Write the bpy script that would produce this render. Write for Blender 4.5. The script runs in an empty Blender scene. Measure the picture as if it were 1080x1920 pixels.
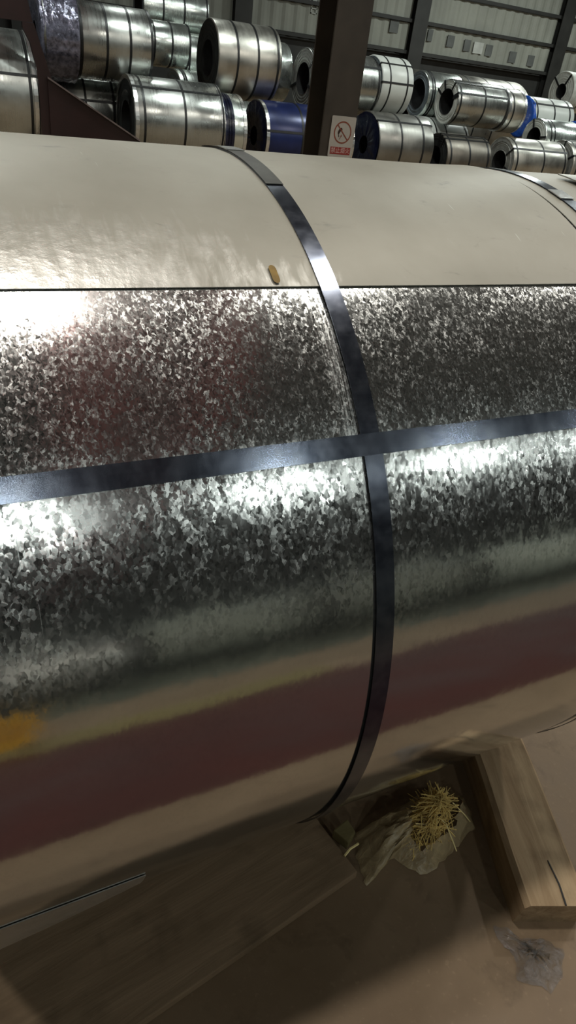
import bpy, bmesh, math, random
from mathutils import Vector, Matrix

# ------------------------------------------------------------------ camera, world, lamps, exposure
scene = bpy.context.scene
C = scene.collection
H = 1.6949                                     # eye height
def make_camera():
    yaw, pitch, roll = math.radians(29.797), math.radians(-33.148), math.radians(8.027)
    cy, sy, cp, sp = math.cos(yaw), math.sin(yaw), math.cos(pitch), math.sin(pitch)
    F = Vector((sy*cp, cy*cp, sp)); Rt = Vector((cy, -sy, 0)); U = Rt.cross(F)
    cr, sr = math.cos(roll), math.sin(roll)
    R2 = cr*Rt + sr*U; U2 = -sr*Rt + cr*U
    cam = bpy.data.cameras.new('camera')
    cam.sensor_fit = 'VERTICAL'; cam.sensor_height = 36.0; cam.sensor_width = 20.25
    cam.lens = 1296.813/1920*36.0
    cam.clip_start = 0.02; cam.clip_end = 200
    o = bpy.data.objects.new('camera', cam); C.objects.link(o)
    m = Matrix(((R2.x, U2.x, -F.x, 0), (R2.y, U2.y, -F.y, 0), (R2.z, U2.z, -F.z, H), (0, 0, 0, 1)))
    o.matrix_world = m
    scene.camera = o
make_camera()

w = bpy.data.worlds.new('world'); scene.world = w; w.use_nodes = True
w.node_tree.nodes['Background'].inputs[0].default_value = (0.80, 0.92, 0.85, 1)
w.node_tree.nodes['Background'].inputs[1].default_value = 0.014

scene.view_settings.view_transform = 'Standard'
scene.view_settings.look = 'None'
scene.view_settings.exposure = -1.0
scene.view_settings.gamma = 1.0
scene.view_settings.use_curve_mapping = False

LAMP_Z = 7.0
COOL, WARM = (0.92, 1.0, 0.95), (1.0, 0.95, 0.86)
LAMPS = [(x, -7.6, 180.0, COOL) for x in (-3.8, 0.45, 4.9, 8.7, 12.9, 17.2)]
LAMPS += [(-3.8, 1.2, 270.0, WARM), (0.45, 1.15, 270.0, WARM), (3.7, 2.0, 250.0, WARM), (8.2, 2.6, 330.0, WARM), (12.9, 2.6, 330.0, WARM)]
LAMPS += [(x, 9.4, 360.0, COOL) for x in (-3.8, 0.45, 4.9, 8.7, 12.9, 17.2, 21.5)]
LAMPS += [(4.9, 16.0, 150.0, COOL), (17.2, 17.5, 850.0, COOL), (22.5, 17.5, 800.0, COOL)]

rng = random.Random(7)

# ------------------------------------------------------------------ node helpers
class NT:
    def __init__(self, name):
        m = bpy.data.materials.new(name); m.use_nodes = True
        self.m = m; self.t = m.node_tree; self.t.nodes.clear()
        self.out = self.n('ShaderNodeOutputMaterial')
    def n(self, typ, **kw):
        nd = self.t.nodes.new(typ)
        for k, v in kw.items():
            if k == 'i':
                for kk, vv in v.items():
                    if hasattr(vv, 'is_output') or isinstance(vv, bpy.types.NodeSocket): self.t.links.new(vv, nd.inputs[kk])
                    else: nd.inputs[kk].default_value = vv
            else: setattr(nd, k, v)
        return nd
    def l(self, a, b): self.t.links.new(a, b)
    def math(self, op, a, b=0.0, clamp=False):
        nd = self.n('ShaderNodeMath', operation=op); nd.use_clamp = clamp
        for i, v in enumerate((a, b)):
            if isinstance(v, bpy.types.NodeSocket): self.l(v, nd.inputs[i])
            else: nd.inputs[i].default_value = v
        return nd.outputs[0]
    def rng(self, v, a, b, c, d):
        nd = self.n('ShaderNodeMapRange', i={0: v, 1: a, 2: b, 3: c, 4: d}); nd.clamp = True
        return nd.outputs[0]
    def mix(self, f, a, b):
        nd = self.n('ShaderNodeMix', data_type='RGBA')
        for k, v in ((0, f), (6, a), (7, b)):
            if isinstance(v, bpy.types.NodeSocket): self.l(v, nd.inputs[k])
            else: nd.inputs[k].default_value = v if k == 0 else (*v, 1) if len(v) == 3 else v
        return nd.outputs[2]
    def vmath(self, op, a, b=None, s=None):
        nd = self.n('ShaderNodeVectorMath', operation=op)
        for i, v in enumerate((a, b)):
            if v is None: continue
            if isinstance(v, bpy.types.NodeSocket): self.l(v, nd.inputs[i])
            else: nd.inputs[i].default_value = v
        if s is not None:
            if isinstance(s, bpy.types.NodeSocket): self.l(s, nd.inputs['Scale'])
            else: nd.inputs['Scale'].default_value = s
        return nd.outputs[0]
    def uv(self, sx=1, sy=1):
        u = self.n('ShaderNodeUVMap'); u.uv_map = 'UVMap'
        mp = self.n('ShaderNodeMapping', i={'Vector': u.outputs[0], 'Scale': (sx, sy, 1)})
        return mp.outputs[0]
    def obj(self, s=(1, 1, 1)):
        tc = self.n('ShaderNodeTexCoord')
        mp = self.n('ShaderNodeMapping', i={'Vector': tc.outputs['Object'], 'Scale': s})
        return mp.outputs[0]
    def noise(self, vec, scale, detail=3, rough=0.55, dist=0.0):
        nd = self.n('ShaderNodeTexNoise', i={'Vector': vec, 'Scale': scale, 'Detail': detail, 'Roughness': rough, 'Distortion': dist})
        return nd
    def bsdf(self, **kw):
        b = self.n('ShaderNodeBsdfPrincipled'); 
        for k, v in kw.items():
            k = k.replace('_', ' ')
            if isinstance(v, bpy.types.NodeSocket): self.l(v, b.inputs[k])
            else: b.inputs[k].default_value = (*v, 1) if isinstance(v, tuple) and len(v) == 3 and 'Color' in k else v
        return b
    def done(self, b):
        self.l(b.outputs[0], self.out.inputs[0]); return self.m
    def bump(self, h, strength, dist=0.01):
        return self.n('ShaderNodeBump', i={'Height': h, 'Strength': strength, 'Distance': dist}).outputs[0]

def mat_plain(name, col, rough=0.6, metal=0.0, var=0.25, scale=6.0, bump=0.0, spec=0.5, rvar=0.0):
    t = NT(name); v = t.obj()
    nz = t.noise(v, scale, 5).outputs[0]
    f = t.rng(nz, 0.3, 0.7, 0, 1)
    dark = tuple(c*(1-var) for c in col); lite = tuple(min(1, c*(1+var)) for c in col)
    c = t.mix(f, dark, lite)
    kw = {}
    if bump: kw['Normal'] = t.bump(nz, bump)
    r = t.rng(nz, 0.3, 0.7, max(0.03, rough-rvar), rough+rvar) if rvar else rough
    b = t.bsdf(Base_Color=c, Roughness=r, Metallic=metal, Specular_IOR_Level=spec, **kw)
    return t.done(b)

def mat_galv(name, col=(0.54, 0.56, 0.535), rough=0.28, dirt=0.25):
    """plain galvanised strip of the stacked coils: satin metal, cloudy, fine lines round the coil"""
    t = NT(name); uv = t.uv(1, 1); st = t.uv(60, 1.2)
    big = t.noise(uv, 2.2, 4).outputs[0]; line = t.noise(st, 1.0, 3).outputs[0]
    f = t.rng(big, 0.35, 0.7, 0, 1)
    c = t.mix(f, tuple(x*(1-dirt) for x in col), col)
    c = t.mix(t.math('MULTIPLY', t.rng(line, 0.55, 0.75, 0, 1), 0.25), c, tuple(x*0.5 for x in col))
    r = t.math('ADD', t.rng(big, 0.3, 0.7, rough-0.07, rough+0.10), t.rng(line, 0.3, 0.7, -0.04, 0.05))
    b = t.bsdf(Base_Color=c, Roughness=r, Metallic=0.92, Normal=t.bump(big, 0.12, 0.03))
    return t.done(b)

XS_ = 0.5156
def mat_spangle():
    """big flowered zinc: each crystal has its own tilt, gloss and tint"""
    t = NT('spangled zinc'); uv = t.uv()
    dn = t.noise(uv, 150, 2)
    off = t.vmath('SCALE', t.vmath('SUBTRACT', dn.outputs['Color'], (0.5, 0.5, 0.5)), s=0.008)
    p = t.vmath('ADD', uv, off)
    p = t.n('ShaderNodeMapping', i={'Vector': p, 'Rotation': (0, 0, 0.35), 'Scale': (1.0, 0.62, 1)}).outputs[0]
    def voro(scale):
        v = t.n('ShaderNodeTexVoronoi', voronoi_dimensions='2D', feature='F1', i={'Vector': p, 'Scale': scale})
        return v.outputs['Color']
    # place along the coil face: crystals are large high up, finer and flatter lower down
    sep = t.n('ShaderNodeSeparateXYZ', i={0: t.n('ShaderNodeUVMap').outputs[0]})
    wob = t.noise(uv, 3.0, 4).outputs[0]
    vv = t.math('ADD', sep.outputs[1], t.math('MULTIPLY', t.math('SUBTRACT', wob, 0.5), 0.22))
    amp = t.rng(t.math('ADD', vv, t.rng(sep.outputs[0], 0.0, 0.16, -0.05, 0.0)), 1.91, 2.04, 1.0, 0.10)
    grow = t.rng(t.math('ADD', sep.outputs[1], t.math('MULTIPLY', t.math('SUBTRACT', t.noise(uv, 90, 3).outputs[0], 0.5), 0.35)), 1.745, 1.80, 0, 1)
    c1 = t.mix(grow, voro(250), voro(135)); c2 = t.mix(grow, voro(560), voro(330))
    s1 = t.n('ShaderNodeSeparateColor', i={0: c1}); s2 = t.n('ShaderNodeSeparateColor', i={0: c2})
    blot = t.rng(t.noise(uv, 9.0, 4).outputs[0], 0.35, 0.65, 0.40, 1.0)
    a = t.math('MULTIPLY', amp, blot)
    k = t.math('ADD', t.math('MULTIPLY', s1.outputs[0], 0.52), t.math('MULTIPLY', s2.outputs[0], 0.48))
    k = t.math('POWER', t.rng(k, 0.15, 0.88, 0, 1), 2.4)
    rough = t.math('ADD', t.math('ADD', 0.10, t.math('MULTIPLY', amp, 0.03)), t.math('MULTIPLY', t.math('MULTIPLY', k, a), 0.30))
    # fine rolled-in scratches running round the coil
    scr = t.noise(t.uv(330, 9), 1.0, 2, 0.5, 0.4).outputs[0]
    scm = t.math('MULTIPLY', t.rng(scr, 0.70, 0.78, 0, 1), t.rng(t.noise(uv, 5, 2).outputs[0], 0.5, 0.62, 0, 1))
    scm = t.math('MULTIPLY', scm, amp)
    # band of fresh scuffs along the left edge of the round strap
    su = sep.outputs[0]
    scuff = t.math('MULTIPLY', t.rng(su, XS_-0.050, XS_-0.020, 0, 1), t.math('LESS_THAN', su, XS_-0.013))
    scuff = t.math('MULTIPLY', scuff, t.rng(t.noise(t.uv(420, 14), 1.0, 3, 0.6).outputs[0], 0.40, 0.62, 0, 1))
    scuff = t.math('MULTIPLY', scuff, t.math('MULTIPLY', t.rng(sep.outputs[1], 1.55, 1.62, 0, 1), t.rng(sep.outputs[1], 1.80, 1.84, 1, 0)))
    scm = t.math('MAXIMUM', scm, scuff)
    rough = t.math('ADD', rough, t.math('MULTIPLY', scm, 0.30))
    # tilt
    d = t.vmath('ADD', t.vmath('SCALE', t.vmath('SUBTRACT', c1, (0.5, 0.5, 0.5)), s=0.060),
                t.vmath('SCALE', t.vmath('SUBTRACT', c2, (0.5, 0.5, 0.5)), s=0.045))
    d = t.vmath('SCALE', d, s=t.math('MULTIPLY', a, 1.0))
    geo = t.n('ShaderNodeNewGeometry')
    dent = t.bump(t.noise(uv, 5.0, 3).outputs[0], 0.10, 0.012)
    nrm = t.vmath('NORMALIZE', t.vmath('ADD', dent, d))
    col = t.mix(t.math('MULTIPLY', s1.outputs[1], a), (0.60, 0.62, 0.61), (0.80, 0.81, 0.80))
    col = t.mix(t.math('MULTIPLY', t.math('LESS_THAN', s2.outputs[2], 0.22), t.math('MULTIPLY', a, 0.75)), col, (0.20, 0.21, 0.21))
    b = t.bsdf(Base_Color=col, Roughness=rough, Metallic=0.96, Normal=nrm)
    return t.done(b)

def mat_dusty():
    """top lap of the wrap: dull zinc under a film of pale dust, rubbed bright in places near the front edge"""
    t = NT('dusty zinc sheet'); uv = t.uv()
    sep = t.n('ShaderNodeSeparateXYZ', i={0: t.n('ShaderNodeUVMap').outputs[0]})
    u, v = sep.outputs[0], sep.outputs[1]
    n1 = t.noise(uv, 6, 5).outputs[0]; n2 = t.noise(t.uv(60, 14), 1.0, 4, 0.6, 0.6).outputs[0]; n3 = t.noise(uv, 45, 4, 0.6).outputs[0]
    # wear: more towards the left and the front edge
    near = t.math('MULTIPLY', t.rng(u, 0.62, 0.05, 0, 1), t.rng(v, 1.36, 1.53, 0, 1))
    wsum = t.math('ADD', near, t.math('MULTIPLY', t.math('SUBTRACT', n2, 0.5), 1.1))
    wsum = t.math('ADD', wsum, t.math('MULTIPLY', t.math('SUBTRACT', n1, 0.5), 1.0))
    wear = t.rng(wsum, 0.25, 0.95, 0.0, 0.50)
    smear = t.noise(t.uv(13, 22), 1.0, 5, 0.65, 0.8).outputs[0]
    spots = t.math('MULTIPLY', t.rng(n3, 0.50, 0.66, 0.25, 1), t.rng(smear, 0.60, 0.74, 0, 0.65))
    scr = t.noise(t.uv(140, 10), 1.0, 1, 0.5, 0.3).outputs[0]
    scm = t.math('MULTIPLY', t.rng(scr, 0.755, 0.78, 0, 1), t.rng(t.noise(uv, 7, 1).outputs[0], 0.55, 0.6, 0, 0.8))
    col = t.mix(t.rng(n1, 0.3, 0.7, 0, 1), (0.245, 0.233, 0.191), (0.298, 0.286, 0.242))
    col = t.mix(spots, col, (0.11, 0.11, 0.10))
    dust = t.bsdf(Base_Color=col, Roughness=0.50, Metallic=0.25, Specular_IOR_Level=0.5)
    metal = t.bsdf(Base_Color=(0.58, 0.58, 0.56), Roughness=t.rng(n3, 0.3, 0.7, 0.30, 0.48), Metallic=0.95, Normal=t.bump(n3, 0.35, 0.004))
    mx = t.n('ShaderNodeMixShader', i={0: t.math('MAXIMUM', wear, scm), 1: dust.outputs[0], 2: metal.outputs[0]})
    return t.done(mx)

def mat_strap(name='blued steel strapping', brush=None):
    t = NT(name); uv = t.uv()
    n = t.noise(uv, 40, 3).outputs[0]; l = t.noise(t.uv(3, 120), 1, 2).outputs[0]
    c = t.mix(t.rng(n, 0.35, 0.7, 0, 1), (0.085, 0.098, 0.130), (0.135, 0.150, 0.185))
    b = t.bsdf(Base_Color=c, Roughness=t.rng(t.math('ADD', n, t.math('MULTIPLY', l, 0.4)), 0.4, 1.0, 0.12 if brush else 0.17, 0.18 if brush else 0.27), Metallic=0.9, Specular_IOR_Level=0.4)
    if brush:                                        # fine scratches along the band spread the gloss across it
        wn = t.noise(t.obj((2600, 3000, 3000)), 1.0, 1).outputs[0]
        d = t.vmath('SCALE', brush, s=t.math('MULTIPLY', t.math('SUBTRACT', wn, 0.5), 0.20))
        nn = t.vmath('NORMALIZE', t.vmath('ADD', t.n('ShaderNodeNewGeometry').outputs['Normal'], d))
        t.l(nn, b.inputs['Normal'])
    return t.done(b)

def mat_floor(name, c1, c2, rough=0.55, damp=0.0):
    t = NT(name); v = t.obj()
    a = t.noise(v, 2.3, 6, 0.6).outputs[0]; f = t.noise(v, 60, 4, 0.6).outputs[0]; g = t.noise(v, 9, 5, 0.65, 0.5).outputs[0]
    c = t.mix(t.rng(a, 0.3, 0.7, 0, 1), c1, c2)
    c = t.mix(t.rng(g, 0.56, 0.72, 0, 0.45), c, tuple(x*0.45 for x in c1))
    c = t.mix(t.rng(f, 0.6, 0.75, 0, 0.3), c, tuple(min(1, x*1.5) for x in c2))
    b = t.bsdf(Base_Color=c, Roughness=t.rng(a, 0.3, 0.7, rough-0.12, rough+0.12), Specular_IOR_Level=0.35, Normal=t.bump(f, 0.15, 0.004))
    return t.done(b)

def mat_film(name, col, alpha, rough=0.25, bump=0.6, scale=14):
    t = NT(name); v = t.obj()
    n = t.noise(v, scale, 4, 0.6, 0.8).outputs[0]
    b = t.bsdf(Base_Color=col, Roughness=rough, Specular_IOR_Level=0.7, Normal=t.bump(n, bump, 0.02))
    tr = t.n('ShaderNodeBsdfTransparent', i={0: (0.95, 0.94, 0.9, 1)})
    f = t.rng(n, 0.35, 0.7, alpha-0.15, alpha+0.2)
    mx = t.n('ShaderNodeMixShader', i={0: f, 1: tr.outputs[0], 2: b.outputs[0]})
    return t.done(mx)

def mat_wood(name, c1, c2):
    t = NT(name); v = t.obj((3, 30, 30))
    n = t.noise(v, 1.0, 5, 0.6, 0.6).outputs[0]; g = t.noise(t.obj(), 7, 4).outputs[0]
    c = t.mix(t.rng(n, 0.3, 0.7, 0, 1), c1, c2)
    c = t.mix(t.rng(g, 0.55, 0.75, 0, 0.6), c, tuple(x*0.4 for x in c1))
    return t.done(t.bsdf(Base_Color=c, Roughness=0.8, Specular_IOR_Level=0.2, Normal=t.bump(n, 0.4, 0.006)))

M = {}
M['spangle'] = mat_spangle()
M['dusty'] = mat_dusty()
M['strap'] = mat_strap()
M['strap_long'] = mat_strap('brushed steel strapping', (0.0, -0.612, -0.791))
M['strap_old'] = mat_plain('dull old strapping', (0.040, 0.038, 0.032), 0.5, 0.3, 0.35, 40)
M['crane'] = mat_plain('crane paint', (0.52, 0.06, 0.06), 0.5, 0, 0.2, 2)
M['tarp'] = mat_plain('dusty greenish coil wrap', (0.17, 0.18, 0.145), 0.6, 0, 0.35, 2.5)
M['tarp_pale'] = mat_plain('pale dusty coil wrap', (0.34, 0.37, 0.31), 0.6, 0, 0.25, 2.5)
M['galv'] = mat_galv('galvanised strip')
M['galv_bright'] = mat_galv('bright galvanised strip', (0.78, 0.84, 0.80), 0.24, 0.12)  # paler, greener zinc; its colour also carries the lamp light on the far coils
M['galv_dull'] = mat_galv('dull grey strip', (0.34, 0.335, 0.31), 0.36, 0.3)
M['galv_brown'] = mat_galv('brownish dull strip', (0.24, 0.22, 0.19), 0.42, 0.3)
M['galv_old'] = mat_galv('stained galvanised strip', (0.60, 0.585, 0.53), 0.34, 0.35)
M['white'] = mat_plain('white coated strip', (0.50, 0.52, 0.49), 0.35, 0, 0.06, 5)
M['blue'] = mat_plain('blue coated strip', (0.014, 0.022, 0.085), 0.30, 0.25, 0.2, 5)
M['blue_film'] = mat_plain('bright blue film', (0.012, 0.07, 0.36), 0.28, 0, 0.3, 12, 0.6)
M['navy_film'] = mat_plain('dark navy film', (0.006, 0.008, 0.026), 0.25, 0, 0.3, 12, 0.6)
M['face_dark'] = mat_plain('dark coil edge', (0.035, 0.038, 0.038), 0.5, 0.5, 0.4, 9, 0.3)
M['face_grey'] = mat_plain('grey coil edge', (0.28, 0.28, 0.26), 0.45, 0.5, 0.35, 12, 0.3)
M['face_pale'] = mat_plain('pale paper end cover', (0.46, 0.47, 0.43), 0.55, 0.1, 0.18, 12, 0.2)
M['face_steel'] = mat_plain('blue grey end cover', (0.16, 0.19, 0.21), 0.45, 0.4, 0.3, 8, 0.3)
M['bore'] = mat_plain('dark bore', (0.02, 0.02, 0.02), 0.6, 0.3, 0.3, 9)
M['band'] = mat_plain('black strapping', (0.018, 0.019, 0.02), 0.4, 0.4, 0.3, 9)
M['ring_steel'] = mat_plain('bright edge ring', (0.66, 0.67, 0.66), 0.27, 0.9, 0.15, 20, 0.2)
M['clear_wrap'] = mat_plain('crumpled clear wrap over steel', (0.20, 0.20, 0.27), 0.16, 0.55, 0.6, 16, 1.0, 0.8, 0.08)
M['maroon'] = mat_plain('maroon paint', (0.016, 0.0045, 0.0045), 0.42, 0, 0.25, 4)
M['maroon_edge'] = mat_plain('pale plate edge', (0.16, 0.125, 0.12), 0.45, 0.3, 0.3, 8)  # lighter than the plate, along the sloping top of the gusset
M['column'] = mat_plain('brown grey dusty paint', (0.045, 0.037, 0.028), 0.55, 0, 0.35, 3)
M['corr'] = mat_plain('dusty corrugated sheet', (0.25, 0.255, 0.22), 0.6, 0.0, 0.16, 0.8)
M['patch'] = mat_plain('dark patch', (0.10, 0.105, 0.10), 0.7, 0, 0.2, 3)
M['patch_pale'] = mat_plain('pale patch', (0.42, 0.43, 0.40), 0.7, 0, 0.2, 3)
M['girt'] = mat_plain('dark girt paint', (0.022, 0.022, 0.02), 0.6, 0, 0.3, 2)
M['ceiling'] = mat_plain('dark roof sheet', (0.075, 0.082, 0.074), 0.7, 0, 0.3, 0.7)
M['wallside'] = mat_plain('dim wall sheet', (0.10, 0.11, 0.10), 0.7, 0, 0.25, 0.6)
M['concrete'] = mat_floor('dusty concrete', (0.145, 0.096, 0.055), (0.220, 0.155, 0.096), 0.6)
M['aisle'] = mat_floor('maroon aisle paint', (0.042, 0.0060, 0.0030), (0.062, 0.0095, 0.0060), 0.5)
M['green'] = mat_floor('green floor paint', (0.060, 0.068, 0.050), (0.090, 0.098, 0.075), 0.35)
M['yellow_line'] = mat_floor('yellow floor paint', (0.19, 0.15, 0.045), (0.15, 0.12, 0.05), 0.6)
M['board'] = mat_wood('dark stained board', (0.18, 0.125, 0.076), (0.27, 0.19, 0.12))
M['timber'] = mat_wood('old timber', (0.26, 0.175, 0.10), (0.45, 0.33, 0.205))
M['chip'] = mat_wood('olive wood chip', (0.13, 0.105, 0.045), (0.18, 0.15, 0.07))
M['bag'] = mat_film('yellowed clear film', (0.60, 0.47, 0.27), 0.55, 0.35, 0.4, 22)
M['scrap'] = mat_film('clear film', (0.26, 0.25, 0.26), 0.30, 0.10, 0.9, 30)
M['straw'] = mat_plain('straw', (0.78, 0.56, 0.20), 0.6, 0, 0.35, 30)
M['straw_pale'] = mat_plain('pale straw', (0.86, 0.70, 0.34), 0.6, 0, 0.2, 30)
M['sign_white'] = mat_plain('sign enamel', (0.42, 0.40, 0.36), 0.4, 0, 0.08, 10)
M['sign_red'] = mat_plain('sign red', (0.27, 0.035, 0.030), 0.45, 0, 0.1, 10)
M['sign_ring'] = mat_plain('faded ring red', (0.22, 0.060, 0.035), 0.45, 0, 0.1, 10)
M['sign_black'] = mat_plain('sign black', (0.035, 0.018, 0.014), 0.5, 0, 0.1, 10)
M['sign_text'] = mat_plain('sign lettering', (0.62, 0.46, 0.42), 0.5, 0, 0.05, 10)
M['yellow_board'] = mat_plain('yellow board', (0.50, 0.25, 0.012), 0.45, 0, 0.08, 6)
M['yellow_mark'] = mat_plain('yellow crayon', (0.20, 0.115, 0.004), 0.6, 0, 0.3, 60)
M['lamp_shell'] = mat_plain('lamp housing', (0.10, 0.10, 0.10), 0.5, 0.3, 0.1, 4)

# ------------------------------------------------------------------ mesh helpers
def link(name, verts, faces, mat, parent=None, uvs=None, smooth=False, flat=None):
    me = bpy.data.meshes.new(name); me.from_pydata([tuple(v) for v in verts], [], faces)
    if uvs is not None:
        ul = me.uv_layers.new(name='UVMap')
        for p in me.polygons:
            for k, li in enumerate(p.loop_indices): ul.data[li].uv = uvs[p.index][k]
    if smooth:
        for p in me.polygons: p.use_smooth = not (flat and p.index in flat)
    me.materials.append(mat); me.update()
    o = bpy.data.objects.new(name, me); C.objects.link(o)
    if parent is not None:
        o.parent = parent
    return o

def tag(o, label=None, cat=None, group=None, kind=None):
    if label: o['label'] = label
    if cat: o['category'] = cat
    if group: o['group'] = group
    if kind: o['kind'] = kind
    return o

def empty(name, loc, label, cat, group=None, rz=0.0):
    o = bpy.data.objects.new(name, None); C.objects.link(o); o.location = loc; o.rotation_euler = (0, 0, rz)
    o.empty_display_size = 0.05
    return tag(o, label, cat, group)

def box_vf(x0, x1, y0, y1, z0, z1):
    v = [(x0,y0,z0),(x1,y0,z0),(x1,y1,z0),(x0,y1,z0),(x0,y0,z1),(x1,y0,z1),(x1,y1,z1),(x0,y1,z1)]
    f = [(0,3,2,1),(4,5,6,7),(0,1,5,4),(1,2,6,5),(2,3,7,6),(3,0,4,7)]
    return v, f

class MB:
    def __init__(s): s.v = []; s.f = []
    def add(s, v, f):
        n = len(s.v); s.v += [tuple(p) for p in v]; s.f += [tuple(i+n for i in q) for q in f]; return s
    def box(s, *a): return s.add(*box_vf(*a))
    def prism(s, pts, axis, a, b):
        """closed outline pts (2-D) extruded along axis between a and b"""
        n = len(pts)
        mk = {'x': lambda p, t: (t, p[0], p[1]), 'y': lambda p, t: (p[0], t, p[1]), 'z': lambda p, t: (p[0], p[1], t)}[axis]
        v = [mk(p, a) for p in pts] + [mk(p, b) for p in pts]
        f = [tuple(range(n-1, -1, -1)), tuple(range(n, 2*n))] + [(i, (i+1) % n, n+(i+1) % n, n+i) for i in range(n)]
        return s.add(v, f)
    def tube(s, pts, r, n=5):
        pts = [Vector(p) for p in pts]; v = []; m = len(pts)
        for i, p in enumerate(pts):
            d = (pts[min(i+1, m-1)] - pts[max(i-1, 0)]).normalized()
            a = d.orthogonal().normalized(); b = d.cross(a)
            rr = r[i] if isinstance(r, (list, tuple)) else r
            v += [p + rr*(math.cos(2*math.pi*k/n)*a + math.sin(2*math.pi*k/n)*b) for k in range(n)]
        f = [(i*n+k, i*n+(k+1) % n, (i+1)*n+(k+1) % n, (i+1)*n+k) for i in range(m-1) for k in range(n)]
        f += [tuple(range(n-1, -1, -1)), tuple((m-1)*n+k for k in range(n))]
        return s.add(v, f)
    def build(s, name, mat, parent=None, bevel=0.0, smooth=False):
        o = link(name, s.v, s.f, mat, parent)
        bm = bmesh.new(); bm.from_mesh(o.data)
        bmesh.ops.recalc_face_normals(bm, faces=bm.faces)
        if bevel:
            bmesh.ops.bevel(bm, geom=list(bm.edges), offset=bevel, segments=2, affect='EDGES', profile=0.6, clamp_overlap=True)
        bm.to_mesh(o.data); bm.free()
        if smooth:
            for p in o.data.polygons: p.use_smooth = True
        return o

def struct(name, mb, mat, bevel=0.0):
    o = mb.build(name, mat, None, bevel); o['kind'] = 'structure'; return o

def lathe_x(profile, seg, a0=0.0, a1=2*math.pi, wob=None):
    """revolve (x, r) profile round the X axis; angle 0 = +Y, 90 = +Z; returns verts, faces, uvs"""
    full = abs(a1-a0-2*math.pi) < 1e-6
    n = len(profile); v = []; f = []; u = []
    cols = seg if full else seg+1
    for i in range(cols):
        a = a0+(a1-a0)*i/seg
        for (x, r) in profile:
            rr = r + (wob(x, a) if wob else 0)
            v.append((x, rr*math.cos(a), rr*math.sin(a)))
    for i in range(seg):
        j = (i+1) % cols if full else i+1
        for k in range(n-1):
            f.append((i*n+k, i*n+k+1, j*n+k+1, j*n+k))
            A0 = a0+(a1-a0)*i/seg; A1 = a0+(a1-a0)*(i+1)/seg
            x0, r0 = profile[k]; x1, r1 = profile[k+1]; rm = max(r0, r1)
            e0 = x0 + (0 if abs(x1-x0) > abs(r1-r0) else r0); e1 = x1 + (0 if abs(x1-x0) > abs(r1-r0) else r1)
            u.append(((e0, A0*rm), (e1, A0*rm), (e1, A1*rm), (e0, A1*rm)))
    return v, f, u

def hoop(name, x, wdt, r0, thick, mat, parent, seg=96, a0=0.0, a1=2*math.pi, wob=None):
    pr = [(x-wdt/2, r0), (x-wdt/2, r0+thick), (x+wdt/2, r0+thick), (x+wdt/2, r0), (x-wdt/2, r0)]
    if a1-a0 < 2*math.pi-1e-6:
        v, f, u = lathe_x(pr, seg, a0, a1, wob)
        n = len(pr); f.append(tuple(range(n-1))); u.append(((0,0),)*(n-1))
        m = seg*n; f.append(tuple(m+k for k in range(n-2, -1, -1))); u.append(((0,0),)*(n-1))
    else:
        v, f, u = lathe_x(pr, seg, a0, a1, wob)
    # only the outer face is shaded round; give it corners of its own so that the rims stay crisp
    nn = len(v); flat = set(range(len(f))); v = list(v)
    seen = {}
    for q in range(len(f)):
        if q < seg*4 and q % 4 == 1:
            new = []
            for i in f[q]:
                if i not in seen: seen[i] = len(v); v.append(v[i])
                new.append(seen[i])
            f[q] = tuple(new); flat.discard(q)
    return link(name, v, f, mat, parent, u, smooth=True, flat=flat)

def long_band(name, x0, x1, R, Rb, ang, wdt, mat, parent, lift=0.004, th=0.0015, ends=True, tilt=0.0, crown=0.0):
    """a flat band along the coil, folded over both end faces towards the bore"""
    a = math.radians(ang); er = Vector((0, math.cos(a), math.sin(a))); et = Vector((0, -math.sin(a), math.cos(a))); ex = Vector((1, 0, 0))
    r = R+lift; g = 0.004
    path = []
    if ends: path.append((x0-g, Rb+0.01))
    path += [(x0-g, r-0.006), (x0-g+0.004, r)] + [(x0+(x1-x0)*i/24, r) for i in range(1, 24)] + [(x1+g-0.004, r), (x1+g, r-0.006)]
    if ends: path.append((x1+g, Rb+0.01))
    v = []; n = len(path)
    prof = [(-1, 0.0), (1, 0.0), (1, th), (0.5, th+crown*0.75), (0, th+crown), (-0.5, th+crown*0.75), (-1, th)]; m = len(prof)
    for i, (x, rr) in enumerate(path):
        px, pr_ = path[max(i-1, 0)], path[min(i+1, n-1)]
        d = Vector((pr_[0]-px[0], pr_[1]-px[1])).normalized(); nx, nr = -d.y, d.x
        for s, tt in prof:
            v.append(ex*(x+nx*tt) + er*(rr+nr*tt) + et*(s*wdt/2) - er*(s*wdt/2*tilt))
    f = []; u = []; flat = set()
    for i in range(n-1):
        for k in range(m):
            if k < 2 or k == m-1: flat.add(len(f))
            f.append((i*m+k, i*m+(k+1) % m, (i+1)*m+(k+1) % m, (i+1)*m+k))
            xa, xb = path[i][0]+path[i][1]*0.1, path[i+1][0]+path[i+1][1]*0.1
            u.append(((xa, k*.005), (xa, (k+1)*.005), (xb, (k+1)*.005), (xb, k*.005)))
    flat |= {len(f), len(f)+1}
    f += [tuple(range(m-1, -1, -1)), tuple((n-1)*m+k for k in range(m))]; u += [((0,0),)*m]*2
    if crown: return link(name, v, f, mat, parent, u, smooth=True, flat=flat)
    return link(name, v, f, mat, parent, u)

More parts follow.
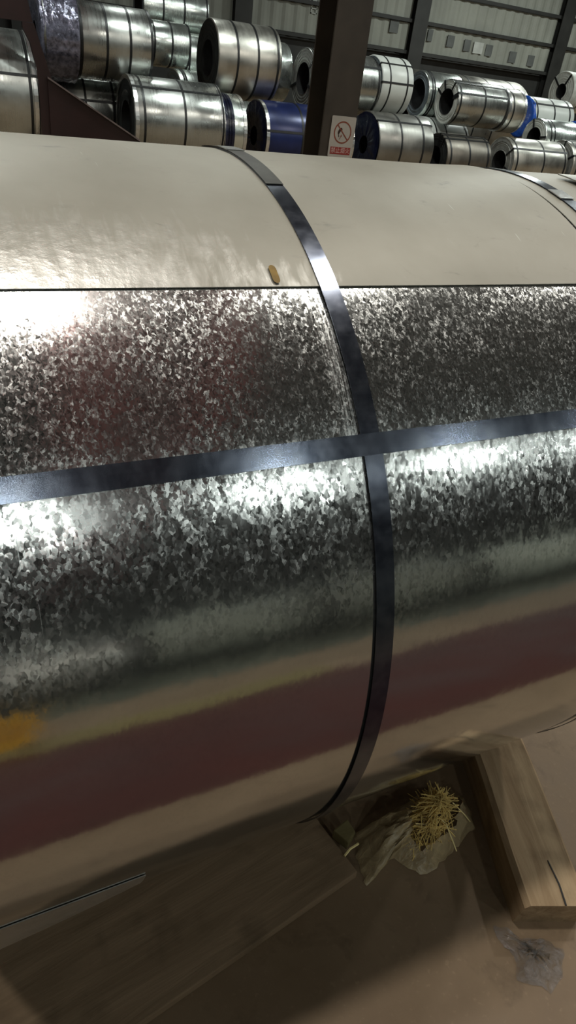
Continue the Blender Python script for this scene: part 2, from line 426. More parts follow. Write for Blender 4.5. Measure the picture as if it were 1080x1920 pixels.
# ------------------------------------------------------------------ the stacked coils
def make_coil(label, x0, x1, y, z, R, mat, face='face_grey', straps=(0.1, 0.45, 0.85), longs=(), rb=0.26, rings=False, group=None,
              band='band', bandw=0.035, spokes=(), face_film=None, name='steel_coil', seg=72, paint=None, wrap=None):
    L = x1-x0
    t = empty(name, (x0, y, z-R), label, 'coil', group)
    def put(o): o.location = (0, 0, R); return o
    pr = [(0, R-0.02), (0.006, R-0.006), (0.02, R), (L*0.5, R), (L-0.02, R), (L-0.006, R-0.006), (L, R-0.02)]
    v, f, u = lathe_x(pr, seg); put(link('body', v, f, M[mat], t, u, smooth=True))
    # end faces: laps of strip slightly telescoped
    rr = rng.Random() if False else random.Random(int(x0*1000)+int(z*100))
    for side, nm in ((0, 'end_face'), (1, 'end_face')):
        pts = []
        n = 14
        for k in range(n+1):
            r = R-0.02 - (R-0.02-rb)*k/n
            dx = 0.0 if k in (0,) else rr.uniform(0.0, 0.012)
            pts.append((dx if side == 0 else L-dx, r))
        if side == 0: pts = pts[::-1]
        v, f, u = lathe_x(pts, 48); put(link(nm, v, f, M[face], t, u, smooth=False))
    v, f, u = lathe_x([(L, rb), (L*0.5, rb-0.004), (0, rb)], 36); put(link('bore_liner', v, f, M['bore'], t, u, smooth=True))
    for s in straps:
        put(hoop('strap', L*s, bandw, R+0.001, 0.003, M[band], t, 64))
    for a in longs:
        put(long_band('lengthwise_strap', 0, L, R, rb, a, bandw, M[band], t))
    for a in spokes:
        er = (math.cos(math.radians(a)), math.sin(math.radians(a))); et = (-er[1], er[0]); wv = bandw*0.6
        mb = MB(); pts = [(er[0]*q+et[0]*s, er[1]*q+et[1]*s) for q, s in ((rb-0.01, -wv), (R, -wv), (R, wv), (rb-0.01, wv))]
        mb.prism(pts, 'x', -0.012, -0.004); put(mb.build('face_strap', M[band], t))
    if rings:
        for xa, xb in ((-0.004, 0.05), (L-0.05, L+0.004)):
            v, f, u = lathe_x([(xa, R-0.06), (xa, R+0.003), (xb, R+0.004)] if xa < 0 else [(xa, R+0.004), (xb, R+0.003), (xb, R-0.06)], 64)
            put(link('edge_ring', v, f, M['ring_steel'], t, u))
    if face_film:
        fv = []; ff = []; NS = 64
        prof = [(-0.010, rb*0.55), (-0.014, rb+0.02), (-0.022, rb+(R-rb)*0.35), (-0.020, rb+(R-rb)*0.7), (-0.016, R-0.015), (0.0, R+0.006), (0.05, R+0.007)]
        for i in range(NS):
            a = 2*math.pi*i/NS
            for k, (x, r) in enumerate(prof):
                jx = rr.uniform(-0.012, 0.004)*(1 if 0 < k < 5 else 0.3); jr = rr.uniform(-0.003, 0.004)
                if k == 6: x += 0.035*math.sin(3*a+z*7)*math.sin(5*a+1)
                fv.append((x+jx, (r+jr)*math.cos(a), (r+jr)*math.sin(a)))
        m_ = len(prof)
        if face_film == 'navy_film': fv = [p for q, p in enumerate(fv) if q % m_ < 5]; m_ = 5
        ff = [(i*m_+k, i*m_+k+1, ((i+1) % NS)*m_+k+1, ((i+1) % NS)*m_+k) for i in range(NS) for k in range(m_-1)]
        put(link('end_film', fv, ff, M[face_film], t, None, smooth=True))
    if wrap:
        fv = []; NS = 72; NX = 14
        for i in range(NS):
            a = 2*math.pi*i/NS; sw = rr.uniform(0.002, 0.030)
            for k in range(NX+1):
                r = R+0.006+sw*rr.uniform(0, 1)
                fv.append((0.05+(L-0.06)*k/NX, r*math.cos(a), r*math.sin(a)))
        ff = [(i*(NX+1)+k, i*(NX+1)+k+1, ((i+1) % NS)*(NX+1)+k+1, ((i+1) % NS)*(NX+1)+k) for i in range(NS) for k in range(NX)]
        put(link('wrap_film', fv, ff, M[wrap], t, None, smooth=True))
    if paint:
        a, b, pm = paint
        v, f, u = lathe_x([(L*a, R+0.0015), (L*a+0.01, R+0.002), (L*b-0.01, R+0.002), (L*b, R+0.0015)], 64)
        put(link('painted_band', v, f, M[pm], t, u, smooth=True))
    return t

# ------------------------------------------------------------------ structure
MB_ = MB
flo = struct('floor', MB().box(-12, 45, -22, 27, -0.2, 0.0), M['concrete'])
struct('trim_1', MB().box(-12, 45, -1.40, 0.06, 0.0005, 0.004), M['aisle'])
struct('trim_2', MB().box(-3, 1.5, -1.75, -1.405, 0.0005, 0.004), M['yellow_line'])
struct('trim_3', MB().box(-12, 45, -22, -2.6, 0.0005, 0.003), M['green'])
struct('ceiling', MB().box(-12, 45, -22, 27, 9.0, 9.2), M['ceiling'])
struct('wall_left', MB().box(-12.2, -12, -22, 27, -0.2, 9.2), M['wallside'])
struct('wall_right', MB().box(45, 45.2, -22, 27, -0.2, 9.2), M['wallside'])
struct('wall_front', MB().box(-12, 45, -22.2, -22, -0.2, 9.2), M['wallside'])

WY = 24.0
wall = struct('wall_back', MB().box(-12, 45, WY+0.25, WY+0.45, -0.2, 9.2), M['girt'])
COLX = [3.3+6.4*k for k in range(-2, 7)]
COLX = [x-0.0 for x in COLX]
ROWS = [(2.34, 3.10), (3.22, 3.98), (4.10, 4.86), (4.98, 5.74), (5.86, 6.62), (6.74, 7.5), (7.62, 8.6)]
def corr_panel(x0, x1, z0, z1, parent):
    n = int((x1-x0)/0.10); v = []; f = []
    for i in range(n+1):
        x = x0+(x1-x0)*i/n; y = WY+0.05+(0.035 if (i//2) % 2 else 0.0)
        v += [(x, y, z0), (x, y, z1)]
    f = [(2*i, 2*i+2, 2*i+3, 2*i+1) for i in range(n)]
    k = len(v); v += [(x0, WY+0.12, z0), (x1, WY+0.12, z0), (x1, WY+0.12, z1), (x0, WY+0.12, z1)]; f.append((k, k+3, k+2, k+1))
    return link('panel', v, f, M['corr'], parent)
for i in range(len(COLX)-1):
    for j, (z0, z1) in enumerate(ROWS):
        if (COLX[i] < 3 or COLX[i] > 28) and j > 3: continue
        corr_panel(COLX[i]+0.26, COLX[i+1]-0.26, z0, z1, wall)
for x in COLX:
    mb = MB(); mb.box(x-0.28, x+0.28, WY-0.18, WY-0.15, 0, 9); mb.box(x-0.012, x+0.012, WY-0.15, WY+0.15, 0, 9); mb.box(x-0.22, x+0.22, WY+0.15, WY+0.18, 0, 9)
    mb.build('column', M['girt'], wall)
for z in [2.28, 3.16, 4.04, 4.92, 5.80, 6.68, 7.56]:
    mb = MB(); mb.box(-9, 45, WY-0.06, WY+0.04, z-0.05, z+0.05); mb.build('girt', M['girt'], wall)
for (x, z, m, w_) in ((17.6, 2.78, 'patch', .30), (18.35, 2.74, 'patch', .28), (18.85, 2.72, 'patch_pale', .42), (19.35, 2.70, 'patch', .30), (20.5, 2.62, 'patch', .32), (21.4, 2.60, 'patch', .30), (15.2, 2.92, 'patch', .34), (16.7, 2.85, 'patch', .2)):
    MB().box(x-w_/2, x+w_/2, WY+0.02, WY+0.045, z-0.17, z+0.17).build('panel_patch', M[m], wall)
# two faded painted characters on the sheet left of the near post
for dz in (0.0, 0.33):
    mb = MB(); cx, cz = 12.15, 3.02+dz
    for (a, b, c, d) in ((-.11, .11, .10, .13), (-.11, .11, -.01, .02), (-.11, .11, -.13, -.10), (-.11, -.08, -.13, .13), (.08, .11, -.13, .13)):
        mb.box(cx+a, cx+b, WY+0.03, WY+0.045, cz+c, cz+d)
    mb.build('painted_character', M['patch_pale'], wall)

# ------------------------------------------------------------------ lamps
def make_lamp(x, y, power, col):
    t = empty('high_bay_lamp', (x, y, LAMP_Z), 'round high bay lamp hung from the roof, out of frame', 'lamp', 'high bay lamps under the roof')
    prof = [(0.0, 0.30), (0.06, 0.29), (0.22, 0.10), (0.24, 0.0)]
    v, f, u = lathe_x([(a, b) for a, b in prof], 20)
    v = [(yy, zz, xx) for (xx, yy, zz) in v]
    link('reflector', v, f, M['lamp_shell'], t, u, smooth=True)
    MB().tube([(0, 0, 0.22), (0, 0, 9.0-LAMP_Z)], 0.02, 6).build('hanger_rod', M['lamp_shell'], t)
    ld = bpy.data.lights.new('lamp_glow', 'AREA'); ld.shape = 'DISK'; ld.size = 0.42; ld.energy = power; ld.color = col
    lo = bpy.data.objects.new('lamp_glow', ld); C.objects.link(lo); lo.parent = t; lo.location = (0, 0, -0.01)
for (x, y, pw, col) in LAMPS: make_lamp(x, y, pw, col)

# overhead crane, seen only in the big coil
cr = empty('overhead_crane', (1.5, 0, 6.0), 'maroon overhead crane girder above, mirrored in the big coil', 'crane')
MB().box(-0.75, -0.15, -21, 22, 0, 0.9).build('girder', M['crane'], cr)
MB().box(0.35, 0.85, -21, 22, 0, 0.9).build('girder', M['crane'], cr)

# ------------------------------------------------------------------ the big coil
R0 = 0.72; YC = 1.2684; ZC = 0.8200; XL, XR = -0.22, 1.42; XS = 0.5156
big = empty('steel_coil', (XL, YC, ZC-R0), 'huge spangled zinc coil with dusty top lap filling the foreground', 'coil')
def putb(o): o.location = (-XL, 0, R0); return o
pr = [(XL, R0-0.02), (XL+0.006, R0-0.006), (XL+0.02, R0)] + [(XL+(XR-XL)*i/12, R0) for i in range(1, 12)] + [(XR-0.02, R0), (XR-0.006, R0-0.006), (XR, R0-0.02)]
v, f, u = lathe_x(pr, 256); putb(link('body', v, f, M['spangle'], big, u, smooth=True))
for s in (0, 1):
    pts = [((XL+0.004*(k % 2)) if s == 0 else (XR-0.004*(k % 2)), R0-0.02-(R0-0.29)*k/14) for k in range(15)]
    if s == 0: pts = pts[::-1]
    v, f, u = lathe_x(pts, 64); putb(link('end_face', v, f, M['face_grey'], big, u))
v, f, u = lathe_x([(XR, 0.25), (XL, 0.25)], 48); putb(link('bore_liner', v, f, M['bore'], big, u, smooth=True))

def lap(name, x0, x1, a0, a1, r, th, mat, lift=None, skew=0.0, nx=14, na=72):
    """a sheet lying round the coil between two angles (degrees), with real thickness"""
    v = []; u = []; f = []
    for lay in (0, 1):
        for i in range(na+1):
            for k in range(nx+1):
                s = i/na; x = x0+(x1-x0)*k/nx
                a = math.radians(a0+(a1-a0)*s + (skew*(k/nx-0.5)*s))
                rr = r + lay*th + (lift(s, k/nx) if lift else 0)
                v.append((x, rr*math.cos(a), rr*math.sin(a))); u.append((x, a*r))
    n = nx+1; N = (na+1)*n; F = []; UV = []
    for i in range(na):
        for k in range(nx):
            a, b, c, d = i*n+k, i*n+k+1, (i+1)*n+k+1, (i+1)*n+k
            F.append((N+a, N+b, N+c, N+d)); F.append((d, c, b, a))
    edge = [k for k in range(n)] + [i*n+nx for i in range(1, na+1)] + [na*n+k for k in range(nx-1, -1, -1)] + [i*n for i in range(na-1, 0, -1)]
    for q in range(len(edge)):                       # rim with its own corners, so that the face stays crisp
        a, b = edge[q], edge[(q+1) % len(edge)]
        k0 = len(v); v += [v[a], v[b], v[N+b], v[N+a]]; u += [u[a], u[b], u[N+b], u[N+a]]
        F.append((k0, k0+1, k0+2, k0+3))
    UV = [tuple(u[i] for i in q) for q in F]
    flat = set(range(len(F)-len(edge), len(F)))
    return putb(link(name, v, F, mat, big, UV, smooth=True, flat=flat))
edge_lift = lambda s, k: 0.0010 + 0.003*max(0, (k-0.92)/0.08)
lap('dusty_top_lap', XL+0.02, 1.092, -10, 122.9, R0, 0.0018, M['dusty'], edge_lift, 0.5)
lap('far_edge_lap', 1.106, XR-0.004, -10, 123.2, R0, 0.0012, M['dusty'], lambda s, k: 0.001)
# strip of light under the coil, built as a lip of sheet, peeling away to the left
lap('light_strip_lip', XL+0.03, 0.17, 199, 211, R0, 0.0015, M['dusty'], lambda s, k: 0.001+0.032*max(0, 1-k*1.0)**0.7*max(0, (s-0.1))**1.3, 0, 14, 14)
# round strap, its overlapped end and seal
st1 = putb(hoop('strap', XS, 0.030, R0+0.0036, 0.0012, M['strap'], big, 256))
(hoop('strap_overlap', XS, 0.0305, R0+0.0052, 0.0012, M['strap_old'], st1, 24, math.radians(80), math.radians(104.3)))
(hoop('strap_seal', XS, 0.034, R0+0.0066, 0.0015, M['ring_steel'], st1, 8, math.radians(86.5), math.radians(90.6)))
st2 = putb(hoop('strap', 1.160, 0.030, R0+0.0036, 0.0012, M['strap'], big, 256))
(hoop('strap_seal', 1.160, 0.036, R0+0.0050, 0.0015, M['ring_steel'], st2, 8, math.radians(100.5), math.radians(103.8)))
lb = long_band('lengthwise_strap', XL, XR, R0, 0.25, 142.25, 0.030, M['strap_long'], big, lift=0.0064, th=0.0012, tilt=0.040); putb(lb)
putb(hoop('edge_guard', 1.315, 0.10, R0+0.009, 0.0022, M['galv_old'], big, 16, math.radians(92), math.radians(99)))
# yellow crayon dab on the dusty lap
dv = []; df = []; nn = 20
for i in range(nn):
    t_ = 2*math.pi*i/nn; a = math.radians(121.3+1.28*math.cos(t_)); x = 0.4352+0.0065*math.sin(t_)+0.001*math.sin(3*t_)
    dv.append((x, (R0+0.0052)*math.cos(a), (R0+0.0052)*math.sin(a)))
putb(link('yellow_mark', dv, [tuple(range(nn))], M['yellow_mark'], big))

# ------------------------------------------------------------------ things on the floor under the coil
def rot2(p, c, a): return (c[0]+p[0]*math.cos(a)-p[1]*math.sin(a), c[1]+p[0]*math.sin(a)+p[1]*math.cos(a))
# dark boards
bd = empty('dunnage_board', (0.22, 0.60, 0), 'dark brown flat board on the floor below the coil, left of the bag', 'board', None, math.radians(10.4))
mb = MB(); mb.box(-0.9, 0.53, 0, 0.34, 0.0005, 0.028); mb.build('plank', M['board'], bd, 0.003)
mb = MB(); mb.box(-0.9, 0.50, 0.35, 0.70, 0.0005, 0.026); mb.build('plank', M['board'], bd, 0.003)
# old timber bearer
tm = empty('timber_bearer', (1.048, 0.444, 0), 'square old timber sleeper under the right end of the coil', 'timber', None, math.radians(90-22.0))
mb = MB(); L_, W_ = 1.75, 0.165
n = 14
secs = []
for i in range(n+1):
    x = L_*i/n; e = 0.004*math.sin(3.1*x)+0.003*math.sin(9*x+1)
    z = 0.098 + 0.003*math.sin(5*x)
    secs.append([(x, -W_+e, 0.0), (x, -W_+e, z-0.010), (x, -W_+0.010+e, z), (x, -0.012+e, z), (x, e, z-0.012), (x, e, 0.0)])
# undercut sawn end
secs[0] = [(p[0]+(0.0 if p[2] > 0.05 else 0.012), p[1], p[2]) for p in secs[0]]
m_ = len(secs[0])
tv = [p for s in secs for p in s]; tf = [(i*m_+k, i*m_+(k+1) % m_, (i+1)*m_+(k+1) % m_, (i+1)*m_+k) for i in range(n) for k in range(m_)]
tf += [tuple(range(m_-1, -1, -1)), tuple(n*m_+k for k in range(m_))]
mb.add(tv, tf); mb.build('sleeper', M['timber'], tm)
mb = MB(); mb.prism([(0.0, -0.098), (0.05, -0.101), (0.11, -0.094), (0.11, -0.092), (0.05, -0.097), (0.0, -0.094)], 'z', 0.0995, 0.1012)
mb.build('split_crack', M['bore'], tm)

# bag of straw
OUT = [(.79,.80),(.92,.815),(1.06,.835),(1.12,.82),(1.150,.77),(1.118,.69),(1.045,.668),(.985,.645),(.90,.638),(.862,.70),(.835,.700),(.752,.663),(.768,.725)]
bag = empty('straw_bag', (0.95, 0.74, 0), 'torn clear plastic bag stuffed with straw under the coil', 'bag')
cxy = Vector((0.965, 0.745))
def film_dome(name, out, top, hz, mat, parent, hole=None, rings=9, sub=5, off=(0, 0), seed=1, lift=0.002):
    rr = random.Random(seed)
    pts = []
    m = len(out)
    for i in range(m):
        a, b = Vector(out[i]), Vector(out[(i+1) % m])
        for k in range(sub): pts.append(a.lerp(b, k/sub))
    n = len(pts); v = []; f = []
    for j in range(rings+1):
        s = j/rings
        for i, p in enumerate(pts):
            q = p.lerp(Vector(top), s)
            z = hz*math.sin(min(1.0, s*1.25)*math.pi/2)*(0.8+0.2*math.sin(i*0.5+seed)) + rr.uniform(-1, 1)*0.012*math.sin(min(1, s*2)*math.pi/2) + lift
            q = q + Vector((rr.uniform(-1, 1), rr.uniform(-1, 1)))*0.005
            v.append((q.x-off[0], q.y-off[1], max(0.001, z)))
    for j in range(rings):
        for i in range(n):
            k = (i+1) % n
            a = (j*n+i, j*n+k, (j+1)*n+k, (j+1)*n+i)
            if hole:
                c = sum((Vector((v[q][0]+off[0], v[q][1]+off[1])) for q in a), Vector((0, 0)))/4
                d = c-Vector(hole[0]); ca, sa = math.cos(hole[3]), math.sin(hole[3])
                if ((d.x*ca+d.y*sa)/hole[1])**2+((-d.x*sa+d.y*ca)/hole[2])**2 < 1: continue
            f.append(a)
    return link(name, v, f, mat, parent, smooth=True)
film_dome('film', OUT, (0.985, 0.75), 0.105, M['bag'], bag, hole=((1.00, 0.742), 0.100, 0.056, 0.5), off=(0.95, 0.74), seed=3)
# straw in the bag
sb = MB(); rs = random.Random(11)
for k in range(240):
    a = rs.uniform(0, 2*math.pi); q = math.sqrt(rs.random())
    cx, cy = q*0.088*math.cos(a), q*0.048*math.sin(a)
    x = 0.995+cx*math.cos(.5)-cy*math.sin(.5); y = 0.745+cx*math.sin(.5)+cy*math.cos(.5)
    z = 0.016+0.078*(1-q*q)+rs.uniform(0, 0.014); d = rs.gauss(0.5, 0.7); l = rs.uniform(0.02, 0.045); e = rs.uniform(-0.4, 0.4)
    dx, dy, dz = math.cos(d)*l, math.sin(d)*l, e*l*0.5
    sb.tube([(x-dx, y-dy, max(0.004, z-dz)), (x, y, z+0.006), (x+dx, y+dy, max(0.004, z+dz))], rs.uniform(0.0008, 0.0017), 4)
so = sb.build('straw_clump', M['straw']); tag(so, 'tangle of yellow straw spilling from the torn bag', 'straw', None, 'stuff')
for pts, lb_ in (([(0.985, .735, .085), (1.005, .70, .075), (1.01, .665, .045), (1.012, .645, .03)], 'longest straw stalk hanging down from the tangle'),
             ([(1.06, .745, .075), (1.085, .715, .05), (1.10, .70, .03)], 'thin straw stalk at the right of the tangle'),
             ([(0.93, .72, .075), (0.965, .705, .07), (0.99, .693, .05)], 'pale straw stalk lowest on the left of the tangle'),
             ([(0.925, .728, .08), (0.955, .718, .075), (0.98, .708, .06)], 'pale straw stalk second from the bottom of the tangle')):
    o = MB().tube(pts, 0.0018, 5).build('straw_stalk', M['straw_pale']); tag(o, lb_, 'straw', 'loose stalks on the straw bag')
ch = MB().prism([(0.722, .80), (0.772, .815), (0.775, .775), (0.742, .755)], 'z', 0.0285, 0.062).build('wood_chip', M['chip'], None, 0.004)
tag(ch, 'olive wooden chip left of the bag below the coil', 'wood')
o = MB().tube([(0.728, .742, .032), (0.75, .752, .034), (0.778, .757, .033)], 0.003, 5).build('pale_stick', M['straw_pale']); tag(o, 'short pale stick beside the olive wood chip', 'stick')
sc = film_dome('plastic_scrap', [(1.0, .47), (.99, .43), (1.0, .39), (.975, .35), (1.03, .30), (1.09, .32), (1.12, .36), (1.09, .40), (1.04, .42)], (1.045, .375), 0.018, M['scrap'], None, None, 6, 4, (0, 0), 9)
tag(sc, 'crumpled clear plastic scrap on the floor before the timber', 'plastic')

# yellow board behind the photographer, mirrored low at the left
yb = empty('yellow_sign_board', (0.03, -1.7, 0.0), 'yellow board with a ring mark, mirrored low at the left of the big coil', 'sign')
MB().box(-0.16, 0.105, 0, 0.02, 0.0, 0.47).build('panel', M['yellow_board'], yb, 0.004)
v, f, u = lathe_x([(0, .05), (0, .065), (.004, .065), (.004, .05), (0, .05)], 28)
rg = link('ring_mark', [(b-0.02, 0.0205+a, c+0.26) for a, b, c in v], f, M['sign_ring'], yb)
MB().box(-0.16, -0.12, 0.02, 0.16, 0, 0.03).build('foot', M['girt'], yb)
MB().box(0.065, 0.105, 0.02, 0.16, 0, 0.03).build('foot', M['girt'], yb)

# ------------------------------------------------------------------ near post with the sign
po = empty('steel_post', (3.12, 5.5, 0), 'dark brown steel H post rising behind the big coil', 'post')
W2 = 0.150
mb = MB(); mb.box(-W2, W2, 0, 0.016, 0, 9); mb.build('flange', M['column'], po, 0.002)
mb = MB(); mb.box(-W2, W2, 0.284, 0.30, 0, 9); mb.build('flange', M['column'], po, 0.002)
mb = MB(); mb.box(-0.006, 0.006, 0.016, 0.284, 0, 9); mb.build('web', M['column'], po)
mb = MB(); mb.box(-0.21, 0.21, -0.06, 0.36, 0, 0.02); mb.build('base_plate', M['column'], po, 0.003)

sg = empty('no_fire_sign', (3.155, 5.496, 1.057), 'white no open flame sign with red caption on the post', 'sign')
def rrect(w_, h_, r, n=5):
    pts = []
    for cx, cz, a0 in ((w_/2-r, r, -90), (w_/2-r, h_-r, 0), (-w_/2+r, h_-r, 90), (-w_/2+r, r, 180)):
        for k in range(n+1):
            a = math.radians(a0+90*k/n); pts.append((cx+r*math.cos(a), cz+r*math.sin(a)))
    return pts
MB().prism(rrect(0.222, 0.292, 0.012), 'y', -0.004, 0.0).build('plate', M['sign_white'], sg)
cap_bar = MB().box(-0.093, 0.093, -0.0048, -0.004, 0.020, 0.073).build('caption_bar', M['sign_red'], sg)
# prohibition ring
rv = []; rf = []; n = 40; cz = 0.178
for i in range(n):
    a = 2*math.pi*i/n
    for r in (0.070, 0.080): rv.append((r*math.cos(a), -0.0048, cz+r*math.sin(a)))
rf = [(2*i, 2*i+1, (2*i+3) % (2*n), (2*i+2) % (2*n)) for i in range(n)]
link('ring', rv, rf, M['sign_ring'], sg)
MB().prism([(-0.052, cz+0.046), (-0.046, cz+0.052), (0.052, cz-0.046), (0.046, cz-0.052)], 'y', -0.0054, -0.0046).build('slash', M['sign_ring'], sg)
mb = MB()
mb.prism([(-0.030, cz+0.030), (-0.012, cz+0.034), (-0.004, cz+0.018), (-0.020, cz+0.006), (-0.034, cz-0.016), (-0.044, cz-0.008), (-0.042, cz+0.008)], 'y', -0.0051, -0.0044)
mb.prism([(-0.040, cz-0.010), (-0.032, cz-0.016), (-0.026, cz-0.036), (-0.034, cz-0.032)], 'y', -0.0051, -0.0044)
mb.build('hand_and_match', M['sign_black'], sg)
mb = MB()
mb.prism([(-0.026, cz-0.050), (-0.012, cz-0.030), (-0.018, cz-0.028), (-0.008, cz-0.012), (-0.004, cz-0.030), (-0.010, cz-0.032), (-0.018, cz-0.048)], 'y', -0.0051, -0.0044)
mb.build('flame', M['sign_ring'], sg)
def text_mesh(name, body, size, mat, parent, loc):
    cu = bpy.data.curves.new(name, 'FONT'); cu.body = body; cu.size = size; cu.align_x = 'CENTER'; cu.align_y = 'CENTER'; cu.space_character = 1.06
    tmp = bpy.data.objects.new('tmp', cu); C.objects.link(tmp)
    bpy.context.view_layer.update()
    me = bpy.data.meshes.new_from_object(tmp.evaluated_get(bpy.context.evaluated_depsgraph_get()))
    bpy.data.objects.remove(tmp); bpy.data.curves.remove(cu)
    me.materials.clear(); me.materials.append(mat)
    o = bpy.data.objects.new(name, me); C.objects.link(o); o.parent = parent; o.location = loc; o.rotation_euler = (math.pi/2, 0, 0)
    return o
text_mesh('caption', '禁止烟火', 0.043, M['sign_text'], cap_bar, (0, -0.0053, 0.0465))

# ------------------------------------------------------------------ maroon end stop at the left
ms = empty('maroon_end_stop', (1.62, 11.2, 0), 'maroon steel end stop with sloping gusset at the upper left', 'stand')
x_ = 1.62
MB().prism([(1.70-x_, 0), (1.70-x_, 0.9), (1.685-x_, 1.2), (1.63-x_, 1.45), (1.55-x_, 1.60), (1.55-x_, 1.66), (1.69-x_, 1.66), (1.875-x_, 1.06), (1.99-x_, 0.98), (1.99-x_, 0)], 'y', 0, 0.10).build('upright', M['maroon'], ms)
MB().prism([(0.5-x_, 1.665), (0.5-x_, 2.3), (1.56-x_, 2.3), (1.67-x_, 1.70), (1.685-x_, 1.665)], 'y', 0.0, 0.12).build('cross_beam', M['maroon'], ms)
g0, g1 = (1.815-x_, 1.07), (3.06-x_, 0.405)
MB().prism([g0, g1, (3.06-x_, 0.0), (1.815-x_, 0.0)], 'y', -0.03, -0.005).build('gusset', M['maroon'], ms)
MB().prism([g0, (g0[0], g0[1]+0.022), (g1[0], g1[1]+0.022), g1], 'y', -0.06, 0.03).build('gusset_flange', M['maroon_edge'], ms)

# ------------------------------------------------------------------ rows of coils behind
A = 12.0
make_coil('silver coil cut by the left edge, beside the maroon end stop', 0.45, 1.685, A, 0.78, 0.78, 'galv', 'face_grey', (0.93, 0.5), (158,), rings=True)
make_coil('silver coil mostly hidden behind the gusset of the maroon end stop', 1.95, 3.28, 13.2, 0.558, 0.558, 'galv', 'face_dark', (0.50, 0.83), (160,))
make_coil('shiny silver coil with dark end right of the gusset, lower row', 3.07, 4.46, A, 0.597, 0.597, 'galv', 'face_dark', (0.10, 0.55, 0.985), (128,), rings=True)
make_coil('short coil with blue banded rim between the shiny coil and blue coil', 4.50, 4.86, A, 0.544, 0.544, 'galv_bright', 'face_dark', (0.10, 0.22, 0.33), (), band='navy_film', bandw=0.07, rings=True)
make_coil('dark blue coated coil left of the brown post', 5.22, 6.85, A, 0.527, 0.527, 'blue', 'navy_film', (0.40, 0.7), (165,), rings=True, face_film='navy_film')
make_coil('dull dark grey coil right of the no fire sign', 7.36, 8.52, A, 0.533, 0.533, 'galv_dull', 'navy_film', (0.40, 0.80), (128,), face_film='navy_film')
make_coil('low brownish dull coil behind the far lap edge, between two grey coils', 8.95, 10.0, A, 0.417, 0.417, 'galv_brown', 'face_dark', (0.08, 0.5, 0.92), (98, 108, 122), rb=0.2)
make_coil('galvanised coil with grey rimmed end above the second strap', 10.54, 11.96, A, 0.439, 0.439, 'galv_old', 'face_grey', (0.06, 0.55, 0.95), (140,), rb=0.2, spokes=(200,))
make_coil('galvanised coil cut by the right edge in the lower row', 12.09, 13.5, A, 0.464, 0.464, 'galv_old', 'face_grey', (0.08, 0.5), (100, 150), rb=0.2)

make_coil('coil with its end wrapped in crumpled clear film, upper left', 1.92, 2.44, 12.6, 1.56, 0.58, 'galv', 'face_dark', (0.97,), (), face_film='clear_wrap', rb=0.25, wrap='clear_wrap')
make_coil('large silver coil with four black straps at the top left, upper row', 2.46, 3.53, 12.6, 1.53, 0.49, 'galv', 'face_grey', (0.02, 0.36, 0.68, 0.985), ())
make_coil('worn silver coil with dark open bore left of the post, upper row', 4.55, 5.64, 12.6, 1.515, 0.54, 'galv_old', 'face_dark', (0.30, 0.62, 0.94), (), rb=0.25)
make_coil('silver coil squeezed between two open bored coils, left of the post', 5.72, 6.27, 13.4, 1.42, 0.46, 'galv_bright', 'face_grey', (0.12, 0.30), ())
make_coil('silver coil with round open bore half hidden by the post, upper row', 6.30, 7.62, 12.6, 1.40, 0.455, 'galv', 'face_grey', (0.06, 0.97), (140,), rb=0.24, spokes=(200, 340))
make_coil('white coated coil with black straps right of the post, upper row', 7.64, 8.30, 12.6, 1.435, 0.460, 'white', 'face_steel', (0.25, 0.80), (130, 170), bandw=0.03)
make_coil('blue grey ended coil tucked behind the coil with spoked end straps', 9.33, 10.2, 13.5, 1.365, 0.41, 'galv_bright', 'face_steel', (0.10, 0.16), (), face_film=None)
make_coil('bright silver coil with open bore and crossed end straps, upper right', 9.41, 10.66, 12.6, 1.32, 0.378, 'galv', 'face_pale', (0.05, 0.52, 0.97), (118, 152), rb=0.22, spokes=(65, 30, 160), rings=False)
make_coil('short silver coil butted to the right of the spoked end coil', 10.68, 11.12, 12.6, 1.29, 0.378, 'galv_old', 'face_grey', (0.25,), (), rings=True)
make_coil('white coil with bright blue filmed end, upper right', 12.25, 13.44, 13.6, 1.184, 0.40, 'white', 'blue_film', (0.08, 0.5, 0.88), (135,), face_film='blue_film', rb=0.2, bandw=0.04)
make_coil('pale coil with crossed straps on its open end, far right', 11.97, 12.96, 12.75, 0.857, 0.37, 'galv_bright', 'face_pale', (0.15, 0.25), (), rb=0.2, spokes=(70, 170))
make_coil('coil with blue filmed end cut by the right edge', 13.02, 14.1, 12.75, 0.87, 0.375, 'galv_bright', 'blue_film', (0.4,), (), face_film='blue_film', rb=0.2)
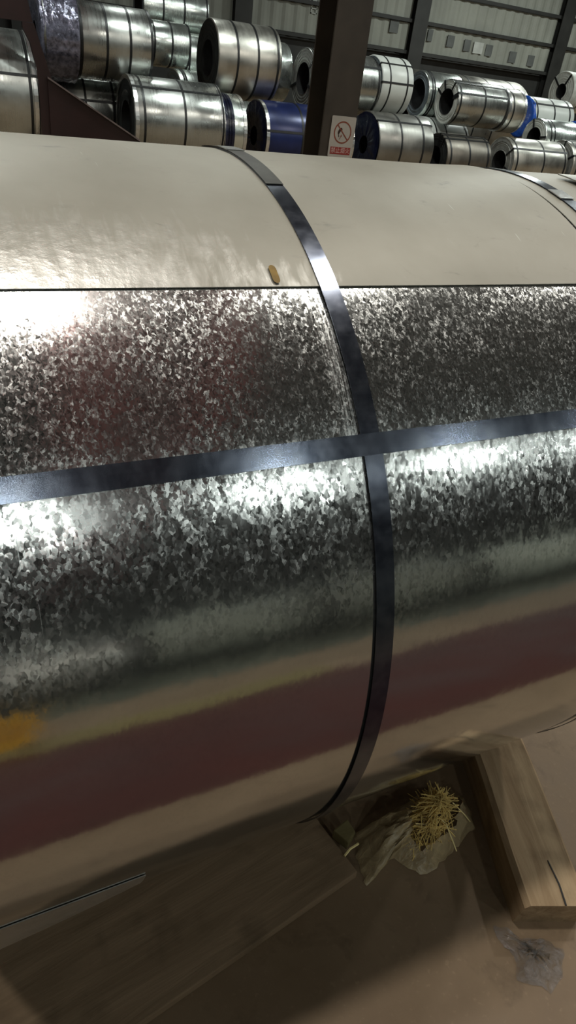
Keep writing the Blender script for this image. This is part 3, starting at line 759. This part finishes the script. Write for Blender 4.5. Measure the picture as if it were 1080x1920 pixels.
make_coil('low white coil peeping out behind the dull dark grey coil', 8.9, 10.25, 13.15, 0.505, 0.505, 'white', 'face_grey', (0.40, 0.58, 0.95), (), bandw=0.03)
make_coil('bright coil behind the large strapped coil at the upper left', 4.23, 4.98, 15.0, 1.60, 0.36, 'galv_bright', 'face_steel', (0.08, 0.52, 0.97), ())
make_coil('highest bright coil at the top left, third tier', 4.35, 5.65, 16.0, 2.15, 0.38, 'galv_bright', 'face_steel', (0.30, 0.62, 0.97), (), )
make_coil('small bright coil with round dark end under the bright upper coils', 4.62, 5.6, 14.6, 0.64, 0.62, 'galv_bright', 'face_steel', (0.1, 0.14), ())
make_coil('bright coil filling the gap beside the worn open bored coil', 5.02, 6.2, 15.6, 1.42, 0.42, 'galv_bright', 'face_steel', (0.1,), ())
make_coil('bright low coil deep in the gap left of the worn coil', 5.65, 6.6, 15.6, 0.46, 0.46, 'galv_bright', 'face_steel', (0.3,), ())
make_coil('dim coil top showing behind the bright spoked end coil', 11.2, 13.0, 14.95, 0.90, 0.90, 'galv_old', 'face_grey', (0.1, 0.4, 0.8), ())
make_coil('second dim coil top behind the spoked end coil, farther left', 9.95, 11.15, 14.85, 0.89, 0.89, 'galv_old', 'face_grey', (0.3, 0.7), ())
make_coil('coil with ragged paper wrapped end high at the right edge', 14.55, 15.6, 15.0, 1.76, 0.42, 'face_pale', 'face_pale', (0.3,), (), rb=0.16, spokes=(40, 120, 250))

# the opposite row, only mirrored in the big coil
for k, (x, y, z, r, m) in enumerate(((-3.4, -4.4, 0.7, 0.7, 'tarp'), (-1.9, -4.4, 0.66, 0.66, 'tarp'), (-0.45, -4.4, 0.62, 0.62, 'galv_dull'), (1.1, -4.4, 0.68, 0.68, 'tarp'), (2.7, -4.4, 0.7, 0.7, 'tarp'), (4.4, -4.4, 0.66, 0.66, 'tarp_pale'), (5.9, -4.4, 0.7, 0.7, 'tarp_pale'), (7.5, -4.4, 0.7, 0.7, 'tarp_pale'))):
    make_coil('coil of the opposite row behind the photographer, only mirrored in the big coil', x, x+1.35, y, z, r, m, 'face_dark', (0.2, 0.8), (), group='coils of the opposite row', seg=48)
